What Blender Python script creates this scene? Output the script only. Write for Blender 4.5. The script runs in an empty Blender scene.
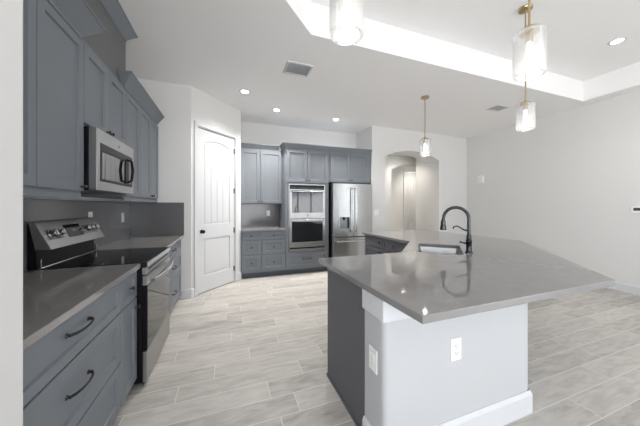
import bpy, bmesh, math, random
from mathutils import Vector, Matrix

random.seed(7)
C = bpy.context.scene.collection
SC = bpy.context.scene
PI = math.pi

# ------------------------------------------------------------------ camera
TH = math.radians(20.056)
cam_data = bpy.data.cameras.new('camera')
cam_data.sensor_width = 36.0
cam_data.lens = 252.0 / 640.0 * 36.0
cam_data.shift_y = -7.0 / 640.0
cam_data.clip_start = 0.05
cam = bpy.data.objects.new('camera', cam_data)
C.objects.link(cam)
cam.location = (0, 0, 1.35)
cam.rotation_euler = (PI / 2, 0, -TH)
SC.camera = cam

# ------------------------------------------------------------------ world, exposure
SC.view_settings.view_transform = 'Standard'
SC.view_settings.look = 'None'
SC.view_settings.gamma = 1.0
SC.view_settings.use_curve_mapping = False
SC.view_settings.exposure = 0.66
try:
    SC.cycles.use_denoising = True
    SC.cycles.max_bounces = 10
    SC.cycles.diffuse_bounces = 6
    SC.cycles.transparent_max_bounces = 16
    SC.cycles.sample_clamp_indirect = 6.0
except Exception:
    pass

SKY = 9.2           # sky strength
CAN_W = 185.0         # watts of one recessed light
PENDANT_W = 0.6

world = bpy.data.worlds.new('sky')
SC.world = world
world.use_nodes = True
nt = world.node_tree
nt.nodes.clear()
n_out = nt.nodes.new('ShaderNodeOutputWorld')
n_bg = nt.nodes.new('ShaderNodeBackground')
n_tc = nt.nodes.new('ShaderNodeTexCoord')
n_sep = nt.nodes.new('ShaderNodeSeparateXYZ')
n_noise = nt.nodes.new('ShaderNodeTexNoise')
n_noise.inputs['Scale'].default_value = 6.0
n_mul = nt.nodes.new('ShaderNodeMath'); n_mul.operation = 'MULTIPLY'; n_mul.inputs[1].default_value = 0.06
n_sub = nt.nodes.new('ShaderNodeMath'); n_sub.operation = 'SUBTRACT'
n_ramp = nt.nodes.new('ShaderNodeValToRGB')
els = n_ramp.color_ramp.elements
els[0].position = 0.0; els[0].color = (0.605, 0.613, 0.632, 1)
els[1].position = 1.0; els[1].color = (0.34, 0.38, 0.43, 1)
e = els.new(0.02); e.color = (0.22, 0.25, 0.29, 1)
e = els.new(0.055); e.color = (0.24, 0.29, 0.36, 1)
e = els.new(0.075); e.color = (0.38, 0.40, 0.42, 1)
nt.links.new(n_tc.outputs['Generated'], n_sep.inputs[0])
nt.links.new(n_tc.outputs['Generated'], n_noise.inputs['Vector'])
nt.links.new(n_noise.outputs['Fac'], n_mul.inputs[0])
nt.links.new(n_sep.outputs['Z'], n_sub.inputs[0])
nt.links.new(n_mul.outputs[0], n_sub.inputs[1])
nt.links.new(n_sub.outputs[0], n_ramp.inputs[0])
nt.links.new(n_ramp.outputs[0], n_bg.inputs['Color'])
n_bg.inputs['Strength'].default_value = SKY
nt.links.new(n_bg.outputs[0], n_out.inputs[0])

REAR = -4.5         # wall behind the camera, with the big windows
WINDOWS = [(-0.9, 2.3, 0.08, 2.65), (3.0, 5.4, 0.9, 2.5)]   # x0, x1, z0, z1 in that wall
LEFT_FILL_WIN = (-4.2, -0.4, 0.08, 2.65)                            # y0, y1 in the left wall, unseen window added to brighten the left side


def portal(name, loc, rot, w, h):
    d = bpy.data.lights.new(name, 'AREA')
    d.shape = 'RECTANGLE'; d.size = w; d.size_y = h
    d.cycles.is_portal = True
    o = bpy.data.objects.new(name, d); C.objects.link(o)
    o.location = loc; o.rotation_euler = rot


for (wx0, wx1, wz0, wz1) in WINDOWS:
    portal('daylight_portal', ((wx0 + wx1) / 2, REAR - 0.1, (wz0 + wz1) / 2), (PI / 2, 0, 0), wx1 - wx0, wz1 - wz0)
portal('daylight_portal', (-1.39, (LEFT_FILL_WIN[0] + LEFT_FILL_WIN[1]) / 2, 1.36), (PI / 2, 0, -PI / 2), LEFT_FILL_WIN[1] - LEFT_FILL_WIN[0], 2.57)


SIDE_FILL_WIN = (-4.2, -1.6, 0.08, 2.65)                            # y0, y1 in the right wall, unseen window added to light the left-hand faces
portal('daylight_portal', (5.98, (SIDE_FILL_WIN[0] + SIDE_FILL_WIN[1]) / 2, 1.36), (PI / 2, 0, PI / 2), SIDE_FILL_WIN[1] - SIDE_FILL_WIN[0], 2.57)


# ------------------------------------------------------------------ materials
def lin(r, g, b):
    f = lambda v: (v / 255 / 12.92) if v / 255 <= 0.04045 else ((v / 255 + 0.055) / 1.055) ** 2.4
    return (f(r), f(g), f(b), 1)


def mat(name, col, rough=0.5, metal=0.0, var=0.0, vscale=8.0, bump=0.0, bscale=60.0, stretch=(1, 1, 1), coat=0.0, rvar=0.0, spec=0.5):
    m = bpy.data.materials.new(name); m.use_nodes = True
    t = m.node_tree; b = t.nodes['Principled BSDF']
    b.inputs['Base Color'].default_value = col
    b.inputs['Roughness'].default_value = rough
    b.inputs['Metallic'].default_value = metal
    b.inputs['Specular IOR Level'].default_value = spec
    if coat: b.inputs['Coat Weight'].default_value = coat; b.inputs['Coat Roughness'].default_value = 0.08
    tc = t.nodes.new('ShaderNodeTexCoord'); mp = t.nodes.new('ShaderNodeMapping')
    mp.inputs['Scale'].default_value = stretch
    t.links.new(tc.outputs['Object'], mp.inputs[0])
    if var or rvar:
        n = t.nodes.new('ShaderNodeTexNoise'); n.inputs['Scale'].default_value = vscale; n.inputs['Detail'].default_value = 4
        t.links.new(mp.outputs[0], n.inputs['Vector'])
        if var:
            mr = t.nodes.new('ShaderNodeMapRange')
            mr.inputs['From Min'].default_value = 0.3; mr.inputs['From Max'].default_value = 0.7
            mr.inputs['To Min'].default_value = 1 - var; mr.inputs['To Max'].default_value = 1 + var
            t.links.new(n.outputs['Fac'], mr.inputs['Value'])
            mx = t.nodes.new('ShaderNodeVectorMath'); mx.operation = 'SCALE'
            mx.inputs[0].default_value = col[:3]
            t.links.new(mr.outputs[0], mx.inputs['Scale'])
            t.links.new(mx.outputs[0], b.inputs['Base Color'])
        if rvar:
            mr2 = t.nodes.new('ShaderNodeMapRange')
            mr2.inputs['From Min'].default_value = 0.3; mr2.inputs['From Max'].default_value = 0.7
            mr2.inputs['To Min'].default_value = rough - rvar; mr2.inputs['To Max'].default_value = rough + rvar
            t.links.new(n.outputs['Fac'], mr2.inputs['Value'])
            t.links.new(mr2.outputs[0], b.inputs['Roughness'])
    if bump:
        n2 = t.nodes.new('ShaderNodeTexNoise'); n2.inputs['Scale'].default_value = bscale; n2.inputs['Detail'].default_value = 3
        t.links.new(mp.outputs[0], n2.inputs['Vector'])
        bp = t.nodes.new('ShaderNodeBump'); bp.inputs['Strength'].default_value = bump; bp.inputs['Distance'].default_value = 0.002
        t.links.new(n2.outputs['Fac'], bp.inputs['Height'])
        t.links.new(bp.outputs[0], b.inputs['Normal'])
    return m


def emit(name, col, s):
    m = bpy.data.materials.new(name); m.use_nodes = True
    t = m.node_tree; t.nodes.clear()
    o = t.nodes.new('ShaderNodeOutputMaterial'); e_ = t.nodes.new('ShaderNodeEmission')
    e_.inputs[0].default_value = col; e_.inputs[1].default_value = s
    t.links.new(e_.outputs[0], o.inputs[0])
    return m


def clear_glass(name, tint=(1, 1, 1, 1), ribs=False, gmin=0.0):
    m = bpy.data.materials.new(name); m.use_nodes = True
    t = m.node_tree; t.nodes.clear()
    o = t.nodes.new('ShaderNodeOutputMaterial')
    tr = t.nodes.new('ShaderNodeBsdfTransparent'); tr.inputs[0].default_value = tint
    gl = t.nodes.new('ShaderNodeBsdfGlossy'); gl.inputs['Roughness'].default_value = 0.05
    lw = t.nodes.new('ShaderNodeLayerWeight'); lw.inputs['Blend'].default_value = 0.35
    mx = t.nodes.new('ShaderNodeMixShader')
    mr = t.nodes.new('ShaderNodeMapRange')
    mr.inputs['To Min'].default_value = 0.05 + gmin; mr.inputs['To Max'].default_value = 0.75
    t.links.new(lw.outputs['Facing'], mr.inputs['Value'])
    t.links.new(mr.outputs[0], mx.inputs[0])
    t.links.new(tr.outputs[0], mx.inputs[1]); t.links.new(gl.outputs[0], mx.inputs[2])
    if ribs:
        tl = t.nodes.new('ShaderNodeBsdfTranslucent'); tl.inputs[0].default_value = (1, 1, 1, 1)
        df = t.nodes.new('ShaderNodeBsdfDiffuse'); df.inputs[0].default_value = (0.95, 0.95, 0.95, 1)
        m1 = t.nodes.new('ShaderNodeMixShader'); m1.inputs[0].default_value = 0.5
        t.links.new(tl.outputs[0], m1.inputs[1]); t.links.new(df.outputs[0], m1.inputs[2])
        m2 = t.nodes.new('ShaderNodeMixShader'); m2.inputs[0].default_value = 0.09
        t.links.new(mx.outputs[0], m2.inputs[1]); t.links.new(m1.outputs[0], m2.inputs[2])
        t.links.new(m2.outputs[0], o.inputs[0])
    else: t.links.new(mx.outputs[0], o.inputs[0])
    if ribs:
        tc = t.nodes.new('ShaderNodeTexCoord'); mp = t.nodes.new('ShaderNodeMapping')
        mp.inputs['Scale'].default_value = (1, 1, 0.12)
        n = t.nodes.new('ShaderNodeTexNoise'); n.inputs['Scale'].default_value = 55
        bp = t.nodes.new('ShaderNodeBump'); bp.inputs['Strength'].default_value = 0.6; bp.inputs['Distance'].default_value = 0.01
        t.links.new(tc.outputs['Object'], mp.inputs[0]); t.links.new(mp.outputs[0], n.inputs['Vector'])
        t.links.new(n.outputs['Fac'], bp.inputs['Height'])
        t.links.new(bp.outputs[0], gl.inputs['Normal']); t.links.new(bp.outputs[0], lw.inputs['Normal'])
    return m


def floor_material():
    m = bpy.data.materials.new('wood_look_tile'); m.use_nodes = True
    t = m.node_tree; b = t.nodes['Principled BSDF']; L = t.links.new

    def node(k, **kw):
        n = t.nodes.new(k)
        for a, v in kw.items(): setattr(n, a, v)
        return n

    def mth(op, a, bb=None):
        n = node('ShaderNodeMath', operation=op)
        for i, v in enumerate((a, bb)):
            if v is None: continue
            if isinstance(v, (int, float)): n.inputs[i].default_value = v
            else: L(v, n.inputs[i])
        return n.outputs[0]
    W, LEN = 0.178, 0.914
    tc = node('ShaderNodeTexCoord'); sp = node('ShaderNodeSeparateXYZ'); L(tc.outputs['Object'], sp.inputs[0])
    yy = mth('DIVIDE', sp.outputs['Y'], W)
    row = mth('FLOOR', yy); fy = mth('FRACT', yy)
    wn = node('ShaderNodeTexWhiteNoise', noise_dimensions='1D'); L(row, wn.inputs['W'])
    xx = mth('ADD', mth('DIVIDE', sp.outputs['X'], LEN), wn.outputs['Value'])
    col = mth('FLOOR', xx); fx = mth('FRACT', xx)
    cb = node('ShaderNodeCombineXYZ'); L(row, cb.inputs[0]); L(col, cb.inputs[1])
    wn2 = node('ShaderNodeTexWhiteNoise', noise_dimensions='2D'); L(cb.outputs[0], wn2.inputs['Vector'])
    rnd = wn2.outputs['Value']
    dy = mth('MULTIPLY', mth('MINIMUM', fy, mth('SUBTRACT', 1.0, fy)), W)
    dx = mth('MULTIPLY', mth('MINIMUM', fx, mth('SUBTRACT', 1.0, fx)), LEN)
    dd = mth('MINIMUM', dx, dy)
    grout = mth('LESS_THAN', dd, 0.0028)
    # grain: noise stretched along the plank, shifted per plank
    off = node('ShaderNodeCombineXYZ'); L(mth('MULTIPLY', rnd, 37.0), off.inputs[0]); L(mth('MULTIPLY', rnd, 91.0), off.inputs[1])
    av = node('ShaderNodeVectorMath', operation='ADD'); L(tc.outputs['Object'], av.inputs[0]); L(off.outputs[0], av.inputs[1])
    mp = node('ShaderNodeMapping'); mp.inputs['Scale'].default_value = (2.2, 9.0, 1.0); L(av.outputs[0], mp.inputs[0])
    g1 = node('ShaderNodeTexNoise'); g1.inputs['Scale'].default_value = 2.2; g1.inputs['Detail'].default_value = 6; g1.inputs['Roughness'].default_value = 0.62; g1.inputs['Distortion'].default_value = 0.6
    L(mp.outputs[0], g1.inputs['Vector'])
    mp2 = node('ShaderNodeMapping'); mp2.inputs['Scale'].default_value = (3.0, 90.0, 1.0); L(av.outputs[0], mp2.inputs[0])
    g2 = node('ShaderNodeTexNoise'); g2.inputs['Scale'].default_value = 1.5; g2.inputs['Detail'].default_value = 3
    L(mp2.outputs[0], g2.inputs['Vector'])
    rp = node('ShaderNodeValToRGB')
    rp.color_ramp.elements[0].position = 0.22; rp.color_ramp.elements[0].color = lin(152, 148, 143)
    rp.color_ramp.elements[1].position = 0.80; rp.color_ramp.elements[1].color = lin(202, 198, 192)
    e2 = rp.color_ramp.elements.new(0.50); e2.color = lin(182, 178, 172)
    s1 = mth('ADD', g1.outputs['Fac'], mth('MULTIPLY', mth('SUBTRACT', rnd, 0.5), 0.30))
    s2 = mth('ADD', s1, mth('MULTIPLY', mth('SUBTRACT', g2.outputs['Fac'], 0.5), 0.24))
    L(s2, rp.inputs[0])
    mx = node('ShaderNodeMixRGB'); L(grout, mx.inputs['Fac']); L(rp.outputs[0], mx.inputs['Color1']); mx.inputs['Color2'].default_value = lin(214, 211, 206)
    L(mx.outputs[0], b.inputs['Base Color'])
    b.inputs['Roughness'].default_value = 0.42
    b.inputs['Specular IOR Level'].default_value = 0.4
    hgt = mth('MULTIPLY', mth('MINIMUM', dd, 0.004), 250.0)
    bp = node('ShaderNodeBump'); bp.inputs['Strength'].default_value = 0.35; bp.inputs['Distance'].default_value = 0.002
    L(mth('ADD', hgt, mth('MULTIPLY', g2.outputs['Fac'], 0.25)), bp.inputs['Height']); L(bp.outputs[0], b.inputs['Normal'])
    return m


M = dict(
    wall=mat('greige_wall_paint', lin(221, 220, 218), 0.85, bump=0.15, bscale=220),
    white_wall=mat('white_wall_paint', lin(191, 192, 193), 0.8, bump=0.25, bscale=140),
    ceiling=mat('ceiling_paint', lin(243, 242, 241), 0.9, bump=0.12, bscale=160),
    trim=mat('white_trim_paint', lin(212, 213, 215), 0.4),
    floor=floor_material(),
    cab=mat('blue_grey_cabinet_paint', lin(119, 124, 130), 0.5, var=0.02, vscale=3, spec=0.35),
    riser=mat('shaded_cabinet_grey', lin(104, 106, 106), 0.6, var=0.03, vscale=3),  # cabinet grey as it looks in shadow, the shade put into the colour
    cab_dark=mat('charcoal_panel_paint', lin(91, 91, 97), 0.45, var=0.03, vscale=3),
    toe=mat('toe_kick_paint', lin(84, 90, 98), 0.6),
    inside=mat('cabinet_underside', lin(196, 188, 176), 0.6),
    quartz=mat('grey_quartz', lin(136, 134, 133), 0.05, var=0.045, vscale=14, rvar=0.005, spec=0.75),
    splash=mat('darkened_quartz_splash', lin(104, 104, 105), 0.14, var=0.04, vscale=10),  # same quartz as the counters, colour darkened to stand in for dim reflections
    steel=mat('brushed_steel', (0.40, 0.40, 0.395, 1), 0.34, 1.0, rvar=0.05, vscale=6, stretch=(1, 1, 40)),
    steel_h=mat('polished_steel', (0.58, 0.58, 0.57, 1), 0.18, 1.0, rvar=0.03),
    steel_dk=mat('dark_steel', (0.22, 0.22, 0.22, 1), 0.35, 1.0, rvar=0.04),
    blackglass=mat('black_glass', (0.008, 0.008, 0.009, 1), 0.04, spec=0.4, rvar=0.01),
    ovenglass=mat('oven_glass', (0.016, 0.017, 0.018, 1), 0.03, spec=0.6, rvar=0.01),
    black=mat('black_enamel', (0.010, 0.010, 0.011, 1), 0.3, var=0.1, spec=0.1),
    bronze=mat('black_bronze', (0.035, 0.033, 0.033, 1), 0.3, 0.6, var=0.1),
    gunmetal=mat('gunmetal', (0.055, 0.057, 0.060, 1), 0.24, 0.9, var=0.06),
    brass=mat('aged_brass', (0.46, 0.36, 0.20, 1), 0.3, 1.0, var=0.06),
    plastic=mat('white_plastic', lin(240, 240, 238), 0.35),
    ventback=mat('vent_back', lin(180, 182, 186), 0.7),
    slot=mat('dark_slot', lin(60, 60, 60), 0.6),
    vent=mat('vent_grey', lin(236, 237, 238), 0.5),
    screen=mat('screen', lin(70, 80, 78), 0.2),
    display=emit('dim_display', (0.5, 0.65, 0.8, 1), 0.12),
    lamp=emit('lamp_lens', (1, 0.97, 0.92, 1), 14.0),
    bulb=emit('bulb', (1, 0.96, 0.90, 1), 5.0),
    frame=mat('dark_window_frame', lin(54, 54, 56), 0.4),
    pane=clear_glass('window_glass'),
    shade=clear_glass('ribbed_glass', (0.97, 0.975, 0.98, 1), True, 0.05),
    patio=mat('patio', lin(190, 184, 174), 0.8, var=0.05),
)


def brushed(m, amount, rot):
    t = m.node_tree; b = t.nodes['Principled BSDF']; tg = t.nodes.new('ShaderNodeTangent'); tg.direction_type = 'RADIAL'; tg.axis = 'Z'
    b.inputs['Anisotropic'].default_value = amount; b.inputs['Anisotropic Rotation'].default_value = rot
    t.links.new(tg.outputs[0], b.inputs['Tangent'])
    return m


M['steel_v'] = brushed(mat('vertical_sheen_steel', (0.46, 0.465, 0.46, 1), 0.24, 1.0), 0.95, 0.25)


# ------------------------------------------------------------------ mesh helpers
class MB:
    def __init__(s): s.bm = bmesh.new(); s.smooth = False

    def box(s, x0, x1, y0, y1, z0, z1):
        v = [s.bm.verts.new(p) for p in ((x0, y0, z0), (x1, y0, z0), (x1, y1, z0), (x0, y1, z0), (x0, y0, z1), (x1, y0, z1), (x1, y1, z1), (x0, y1, z1))]
        for f in ((0, 3, 2, 1), (4, 5, 6, 7), (0, 1, 5, 4), (1, 2, 6, 5), (2, 3, 7, 6), (3, 0, 4, 7)):
            s.bm.faces.new([v[i] for i in f])
        return s

    def prism(s, pts, a0, a1, axis='z'):
        """polygon pts extruded from a0 to a1 along an axis ('z': xy points; 'y': xz points; 'x': yz points)"""
        def mk(p, a):
            return {'z': (p[0], p[1], a), 'y': (p[0], a, p[1]), 'x': (a, p[0], p[1])}[axis]
        lo = [s.bm.verts.new(mk(p, a0)) for p in pts]; hi = [s.bm.verts.new(mk(p, a1)) for p in pts]
        n = len(pts)
        fs = [s.bm.faces.new(lo[::-1]), s.bm.faces.new(hi)]
        for i in range(n): fs.append(s.bm.faces.new((lo[i], lo[(i + 1) % n], hi[(i + 1) % n], hi[i])))
        bmesh.ops.recalc_face_normals(s.bm, faces=fs)
        return s

    def prism_holes(s, outer, holes, a0, a1, axis='z'):
        def mk(p, a):
            return {'z': (p[0], p[1], a), 'y': (p[0], a, p[1]), 'x': (a, p[0], p[1])}[axis]
        allf = []
        loops = []
        for a in (a0, a1):
            edges = []; ls = []
            for lp in [outer] + holes:
                vs = [s.bm.verts.new(mk(p, a)) for p in lp]; ls.append(vs)
                for i in range(len(vs)): edges.append(s.bm.edges.new((vs[i], vs[(i + 1) % len(vs)])))
            r = bmesh.ops.triangle_fill(s.bm, use_beauty=True, use_dissolve=False, edges=edges)
            allf += [g for g in r['geom'] if isinstance(g, bmesh.types.BMFace)]
            loops.append(ls)
        for A, B in zip(loops[0], loops[1]):
            n = len(A)
            for i in range(n): allf.append(s.bm.faces.new((A[i], A[(i + 1) % n], B[(i + 1) % n], B[i])))
        bmesh.ops.recalc_face_normals(s.bm, faces=allf)
        return s

    def tube(s, pts, r, seg=10, rs=None, cap=True):
        pts = [Vector(p) for p in pts]; rings = []
        n = len(pts); up = None
        for i, p in enumerate(pts):
            d = (pts[min(i + 1, n - 1)] - pts[max(i - 1, 0)]).normalized()
            if up is None:
                up = Vector((0, 0, 1)) if abs(d.z) < 0.9 else Vector((1, 0, 0))
            a = d.cross(up).normalized(); b2 = a.cross(d).normalized(); up = b2
            rr = rs[i] if rs else r
            rings.append([s.bm.verts.new(p + a * math.cos(2 * PI * k / seg) * rr + b2 * math.sin(2 * PI * k / seg) * rr) for k in range(seg)])
        fs = []
        for A, B in zip(rings, rings[1:]):
            for k in range(seg): fs.append(s.bm.faces.new((A[k], A[(k + 1) % seg], B[(k + 1) % seg], B[k])))
        if cap: fs.append(s.bm.faces.new(rings[0][::-1])); fs.append(s.bm.faces.new(rings[-1]))
        bmesh.ops.recalc_face_normals(s.bm, faces=fs)
        s.smooth = True
        return s

    def lathe(s, prof, seg=24, c=(0, 0, 0), axis='z', cap=True):
        """prof = [(radius, height)...]"""
        rings = []
        for r, h in prof:
            ring = []
            for k in range(seg):
                a = 2 * PI * k / seg; u, v = r * math.cos(a), r * math.sin(a)
                p = {'z': (u, v, h), 'y': (u, h, v), 'x': (h, u, v)}[axis]
                ring.append(s.bm.verts.new((p[0] + c[0], p[1] + c[1], p[2] + c[2])))
            rings.append(ring)
        fs = []
        for A, B in zip(rings, rings[1:]):
            for k in range(seg): fs.append(s.bm.faces.new((A[k], A[(k + 1) % seg], B[(k + 1) % seg], B[k])))
        if cap: fs.append(s.bm.faces.new(rings[0][::-1])); fs.append(s.bm.faces.new(rings[-1]))
        bmesh.ops.recalc_face_normals(s.bm, faces=fs)
        s.smooth = True
        return s

    def sweep(s, path, prof, closed=False):
        """profile [(out, z)...] carried along a plan path; out points to the right of the travel direction"""
        n = len(path); P2 = [Vector((p[0], p[1])) for p in path]; rings = []
        for i in range(n):
            ds = []
            if i > 0 or closed: ds.append((P2[i] - P2[i - 1]).normalized())
            if i < n - 1 or closed: ds.append((P2[(i + 1) % n] - P2[i]).normalized())
            ns = [Vector((d.y, -d.x)) for d in ds]
            if len(ns) == 2:
                m = (ns[0] + ns[1]).normalized(); m = m / max(0.2, m.dot(ns[0]))
            else: m = ns[0]
            rings.append([s.bm.verts.new((P2[i].x + m.x * o, P2[i].y + m.y * o, z)) for o, z in prof])
        fs = []; k = len(prof)
        prs = list(zip(rings, rings[1:])) + ([(rings[-1], rings[0])] if closed else [])
        for A, B in prs:
            for j in range(k): fs.append(s.bm.faces.new((A[j], A[(j + 1) % k], B[(j + 1) % k], B[j])))
        if not closed: fs.append(s.bm.faces.new(rings[0][::-1])); fs.append(s.bm.faces.new(rings[-1]))
        bmesh.ops.recalc_face_normals(s.bm, faces=fs)
        return s

    def shaker(s, x0, x1, z0, z1, y=0.0, t=0.02, rail=0.055, rec=0.012):
        """framed front with a recessed panel, face towards -y; back at y, face at y-t"""
        f = y - t
        def ring(a, yy): return [s.bm.verts.new(p) for p in ((x0 + a, yy, z0 + a), (x1 - a, yy, z0 + a), (x1 - a, yy, z1 - a), (x0 + a, yy, z1 - a))]
        R = [ring(0, y), ring(0, f + 0.002), ring(0.002, f), ring(rail, f), ring(rail + 0.004, f + rec)]
        fs = [s.bm.faces.new(R[0][::-1]), s.bm.faces.new(R[-1])]
        for A, B in zip(R, R[1:]):
            for i in range(4): fs.append(s.bm.faces.new((A[i], A[(i + 1) % 4], B[(i + 1) % 4], B[i])))
        bmesh.ops.recalc_face_normals(s.bm, faces=fs)
        return s

    def xform(s, m):
        bmesh.ops.transform(s.bm, matrix=m, verts=s.bm.verts); return s


def obj(name, mb, material, parent=None, bevel=0.0, label=None):
    me = bpy.data.meshes.new(name)
    if mb.smooth:
        for f in mb.bm.faces: f.smooth = True
    mb.bm.to_mesh(me); mb.bm.free()
    if mb.smooth: me.set_sharp_from_angle(angle=math.radians(35))
    me.materials.append(material)
    o = bpy.data.objects.new(name, me); C.objects.link(o)
    if parent is not None: o.parent = parent
    if bevel:
        md = o.modifiers.new('bevel', 'BEVEL'); md.width = bevel; md.segments = 2; md.limit_method = 'ANGLE'; md.angle_limit = math.radians(40)
    if label: o['label'] = label
    return o


def thing(name, label, cat, loc=(0, 0, 0), rotz=0.0, group=None):
    o = bpy.data.objects.new(name, None); C.objects.link(o)
    o.empty_display_size = 0.05
    o.location = loc; o.rotation_euler = (0, 0, rotz)
    o['label'] = label; o['category'] = cat
    if group: o['group'] = group
    return o


def tag(o, label, cat, group=None):
    o['label'] = label; o['category'] = cat
    if group: o['group'] = group
    return o


def struct(name, mb, material, bevel=0.0, label=None, cat=None):
    o = obj(name, mb, material, None, bevel); o['kind'] = 'structure'
    if label: o['label'] = label
    if cat: o['category'] = cat
    return o


def copy_tree(o, parent=None):
    c = o.copy(); C.objects.link(c)
    if parent is not None: c.parent = parent
    for ch in list(o.children): copy_tree(ch, c)
    return c


# ------------------------------------------------------------------ the room
CEIL = 3.11; TRAY = 3.44
WL, WR = -1.27, 5.86
END_Y, BACK_Y, JOG_Y, JOG2_Y = 4.125, 5.50, 4.80, 4.87
K45 = -4.635
cornA = (END_Y + K45, END_Y)            # end wall / angled wall corner
cornB = (0.222, 0.222 - K45)            # angled wall / pantry side corner
ARCH = (3.30, 4.855)

struct('floor', MB().box(WL - 0.2, WR + 1.7, REAR - 0.2, 7.6, -0.1, 0.0), M['floor'], label='grey wood look plank tile floor', cat='floor')

# ceiling with the stepped tray
tray = [(0.80, 2.46), (5.60, 2.46), (5.60, -3.60), (0.80, -3.60), (0.0, -2.80), (0.0, 1.66)]
cb_ = MB()
cb_.prism_holes([(WL - 0.2, REAR - 0.2), (WR + 0.2, REAR - 0.2), (WR + 0.2, BACK_Y + 0.2), (WL - 0.2, BACK_Y + 0.2)], [tray], CEIL, TRAY)
cb_.box(WL - 0.2, WR + 0.2, REAR - 0.2, BACK_Y + 0.2, TRAY, TRAY + 0.1)
struct('ceiling', cb_, M['ceiling'], label='pale ceiling with a stepped tray recess', cat='ceiling')

wl_ = MB()
wl_.box(WL - 0.12, WL, LEFT_FILL_WIN[1], END_Y + 0.12, 0, CEIL); wl_.box(WL - 0.12, WL, REAR, LEFT_FILL_WIN[0], 0, CEIL)
wl_.box(WL - 0.12, WL, LEFT_FILL_WIN[0], LEFT_FILL_WIN[1], 0, LEFT_FILL_WIN[2]); wl_.box(WL - 0.12, WL, LEFT_FILL_WIN[0], LEFT_FILL_WIN[1], LEFT_FILL_WIN[3], CEIL)
struct('wall_left', wl_, M['wall'])
struct('wall_near', MB().box(WL, -0.566, 0.80, 1.005, 0, CEIL), M['wall'], bevel=0.012)
struct('wall_end', MB().prism([(WL, END_Y), cornA, (cornA[0] - 0.12, END_Y + 0.12), (WL, END_Y + 0.12)], 0, CEIL), M['wall'])
n45 = Vector((-0.7071, 0.7071)) * 0.12
DOOR_A, DOOR_B = 0.110, 0.890           # opening along the angled wall, measured from cornA
d45 = Vector((0.70711, 0.70711))
L45 = (Vector(cornB) - Vector(cornA)).length


def p45(s, off=0.0):
    p = Vector(cornA) + d45 * s + Vector((-0.70711, 0.70711)) * off
    return (p.x, p.y)


DOOR_T = 2.56
wb = MB()
for s0, s1, z0 in ((0, DOOR_A, 0), (DOOR_A, DOOR_B, DOOR_T), (DOOR_B, L45, 0)):
    wb.prism([p45(s0), p45(s1), p45(s1, 0.12), p45(s0, 0.12)], z0, CEIL)
struct('wall_pantry', wb, M['wall'])
struct('wall_side', MB().box(cornB[0] - 0.12, cornB[0], cornB[1] + 0.02, BACK_Y, 0, CEIL), M['wall'])
struct('wall_back', MB().box(cornB[0] - 0.12, 2.965, BACK_Y, BACK_Y + 0.12, 0, CEIL), M['wall'])


struct('wall_pantry_inner', MB().box(WL - 0.12, WL, END_Y + 0.125, BACK_Y + 0.12, 0, CEIL).box(WL, cornB[0] - 0.125, BACK_Y, BACK_Y + 0.12, 0, CEIL), M['wall'])


def arch_outline(x0, x1, h, xa, xb, sp, ap, n=20):
    """wall outline in x-z with an arched opening from xa to xb"""
    half = (xb - xa) / 2; rise = ap - sp; R = (half * half + rise * rise) / (2 * rise); cx = (xa + xb) / 2; cz = ap - R
    a0 = math.asin(half / R)
    arc = [(cx + R * math.sin(-a0 + 2 * a0 * i / n), cz + R * math.cos(-a0 + 2 * a0 * i / n)) for i in range(n + 1)]
    return [(x0, 0), (xa, 0)] + arc + [(xb, 0), (x1, 0), (x1, h), (x0, h)]


struct('wall_arch', MB().prism(arch_outline(2.965, 5.31, CEIL, ARCH[0], ARCH[1], 2.46, 2.64), JOG_Y, 5.23, 'y'), M['wall'])
struct('wall_fridge', MB().box(2.965, 3.08, 5.23, BACK_Y + 0.12, 0, CEIL), M['wall'])
struct('wall_corner', MB().box(5.31, WR, JOG2_Y, 5.23, 0, CEIL), M['wall'])
wr_ = MB().box(WR, WR + 0.12, SIDE_FILL_WIN[1], JOG2_Y + 0.1, 0, CEIL).box(WR, WR + 0.12, REAR, SIDE_FILL_WIN[0], 0, CEIL)
wr_.box(WR, WR + 0.12, SIDE_FILL_WIN[0], SIDE_FILL_WIN[1], 0, SIDE_FILL_WIN[2]).box(WR, WR + 0.12, SIDE_FILL_WIN[0], SIDE_FILL_WIN[1], SIDE_FILL_WIN[3], CEIL)
struct('wall_right', wr_, M['wall'])
rw = MB(); xs = WL - 0.12
for (x0, x1, z0, z1) in WINDOWS:
    rw.box(xs, x0, REAR - 0.12, REAR, 0, CEIL); rw.box(x0, x1, REAR - 0.12, REAR, 0, z0); rw.box(x0, x1, REAR - 0.12, REAR, z1, CEIL); xs = x1
rw.box(xs, WR + 0.12, REAR - 0.12, REAR, 0, CEIL)
struct('wall_rear', rw, M['wall'])


def window(name, w, z0, z1, loc, rotz, npan):
    r = bpy.data.objects.new(name, None); C.objects.link(r); r.location = loc; r.rotation_euler = (0, 0, rotz); r['kind'] = 'structure'
    f = MB()
    f.box(0, w, -0.03, 0.03, z0, z0 + 0.05); f.box(0, w, -0.03, 0.03, z1 - 0.05, z1)
    for i in range(npan + 1):
        xc = min(max(w * i / npan, 0.025), w - 0.025); f.box(xc - 0.025, xc + 0.025, -0.03, 0.03, z0 + 0.05, z1 - 0.05)
    obj('window_frame', f, M['frame'], r)
    for i in range(npan):
        xa = max(w * i / npan, 0.025) + 0.025; xb = min(w * (i + 1) / npan, w - 0.025) - 0.025
        obj('pane', MB().box(xa, xb, -0.004, 0.004, z0 + 0.05, z1 - 0.05), M['pane'], r)


for i, (x0, x1, z0, z1) in enumerate(WINDOWS):
    window('window_%d' % (i + 1), x1 - x0, z0, z1, (x0, REAR - 0.06, 0), 0, 3)
window('window_3', LEFT_FILL_WIN[1] - LEFT_FILL_WIN[0], LEFT_FILL_WIN[2], LEFT_FILL_WIN[3], (WL - 0.06, LEFT_FILL_WIN[0], 0), PI / 2, 4)

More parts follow.
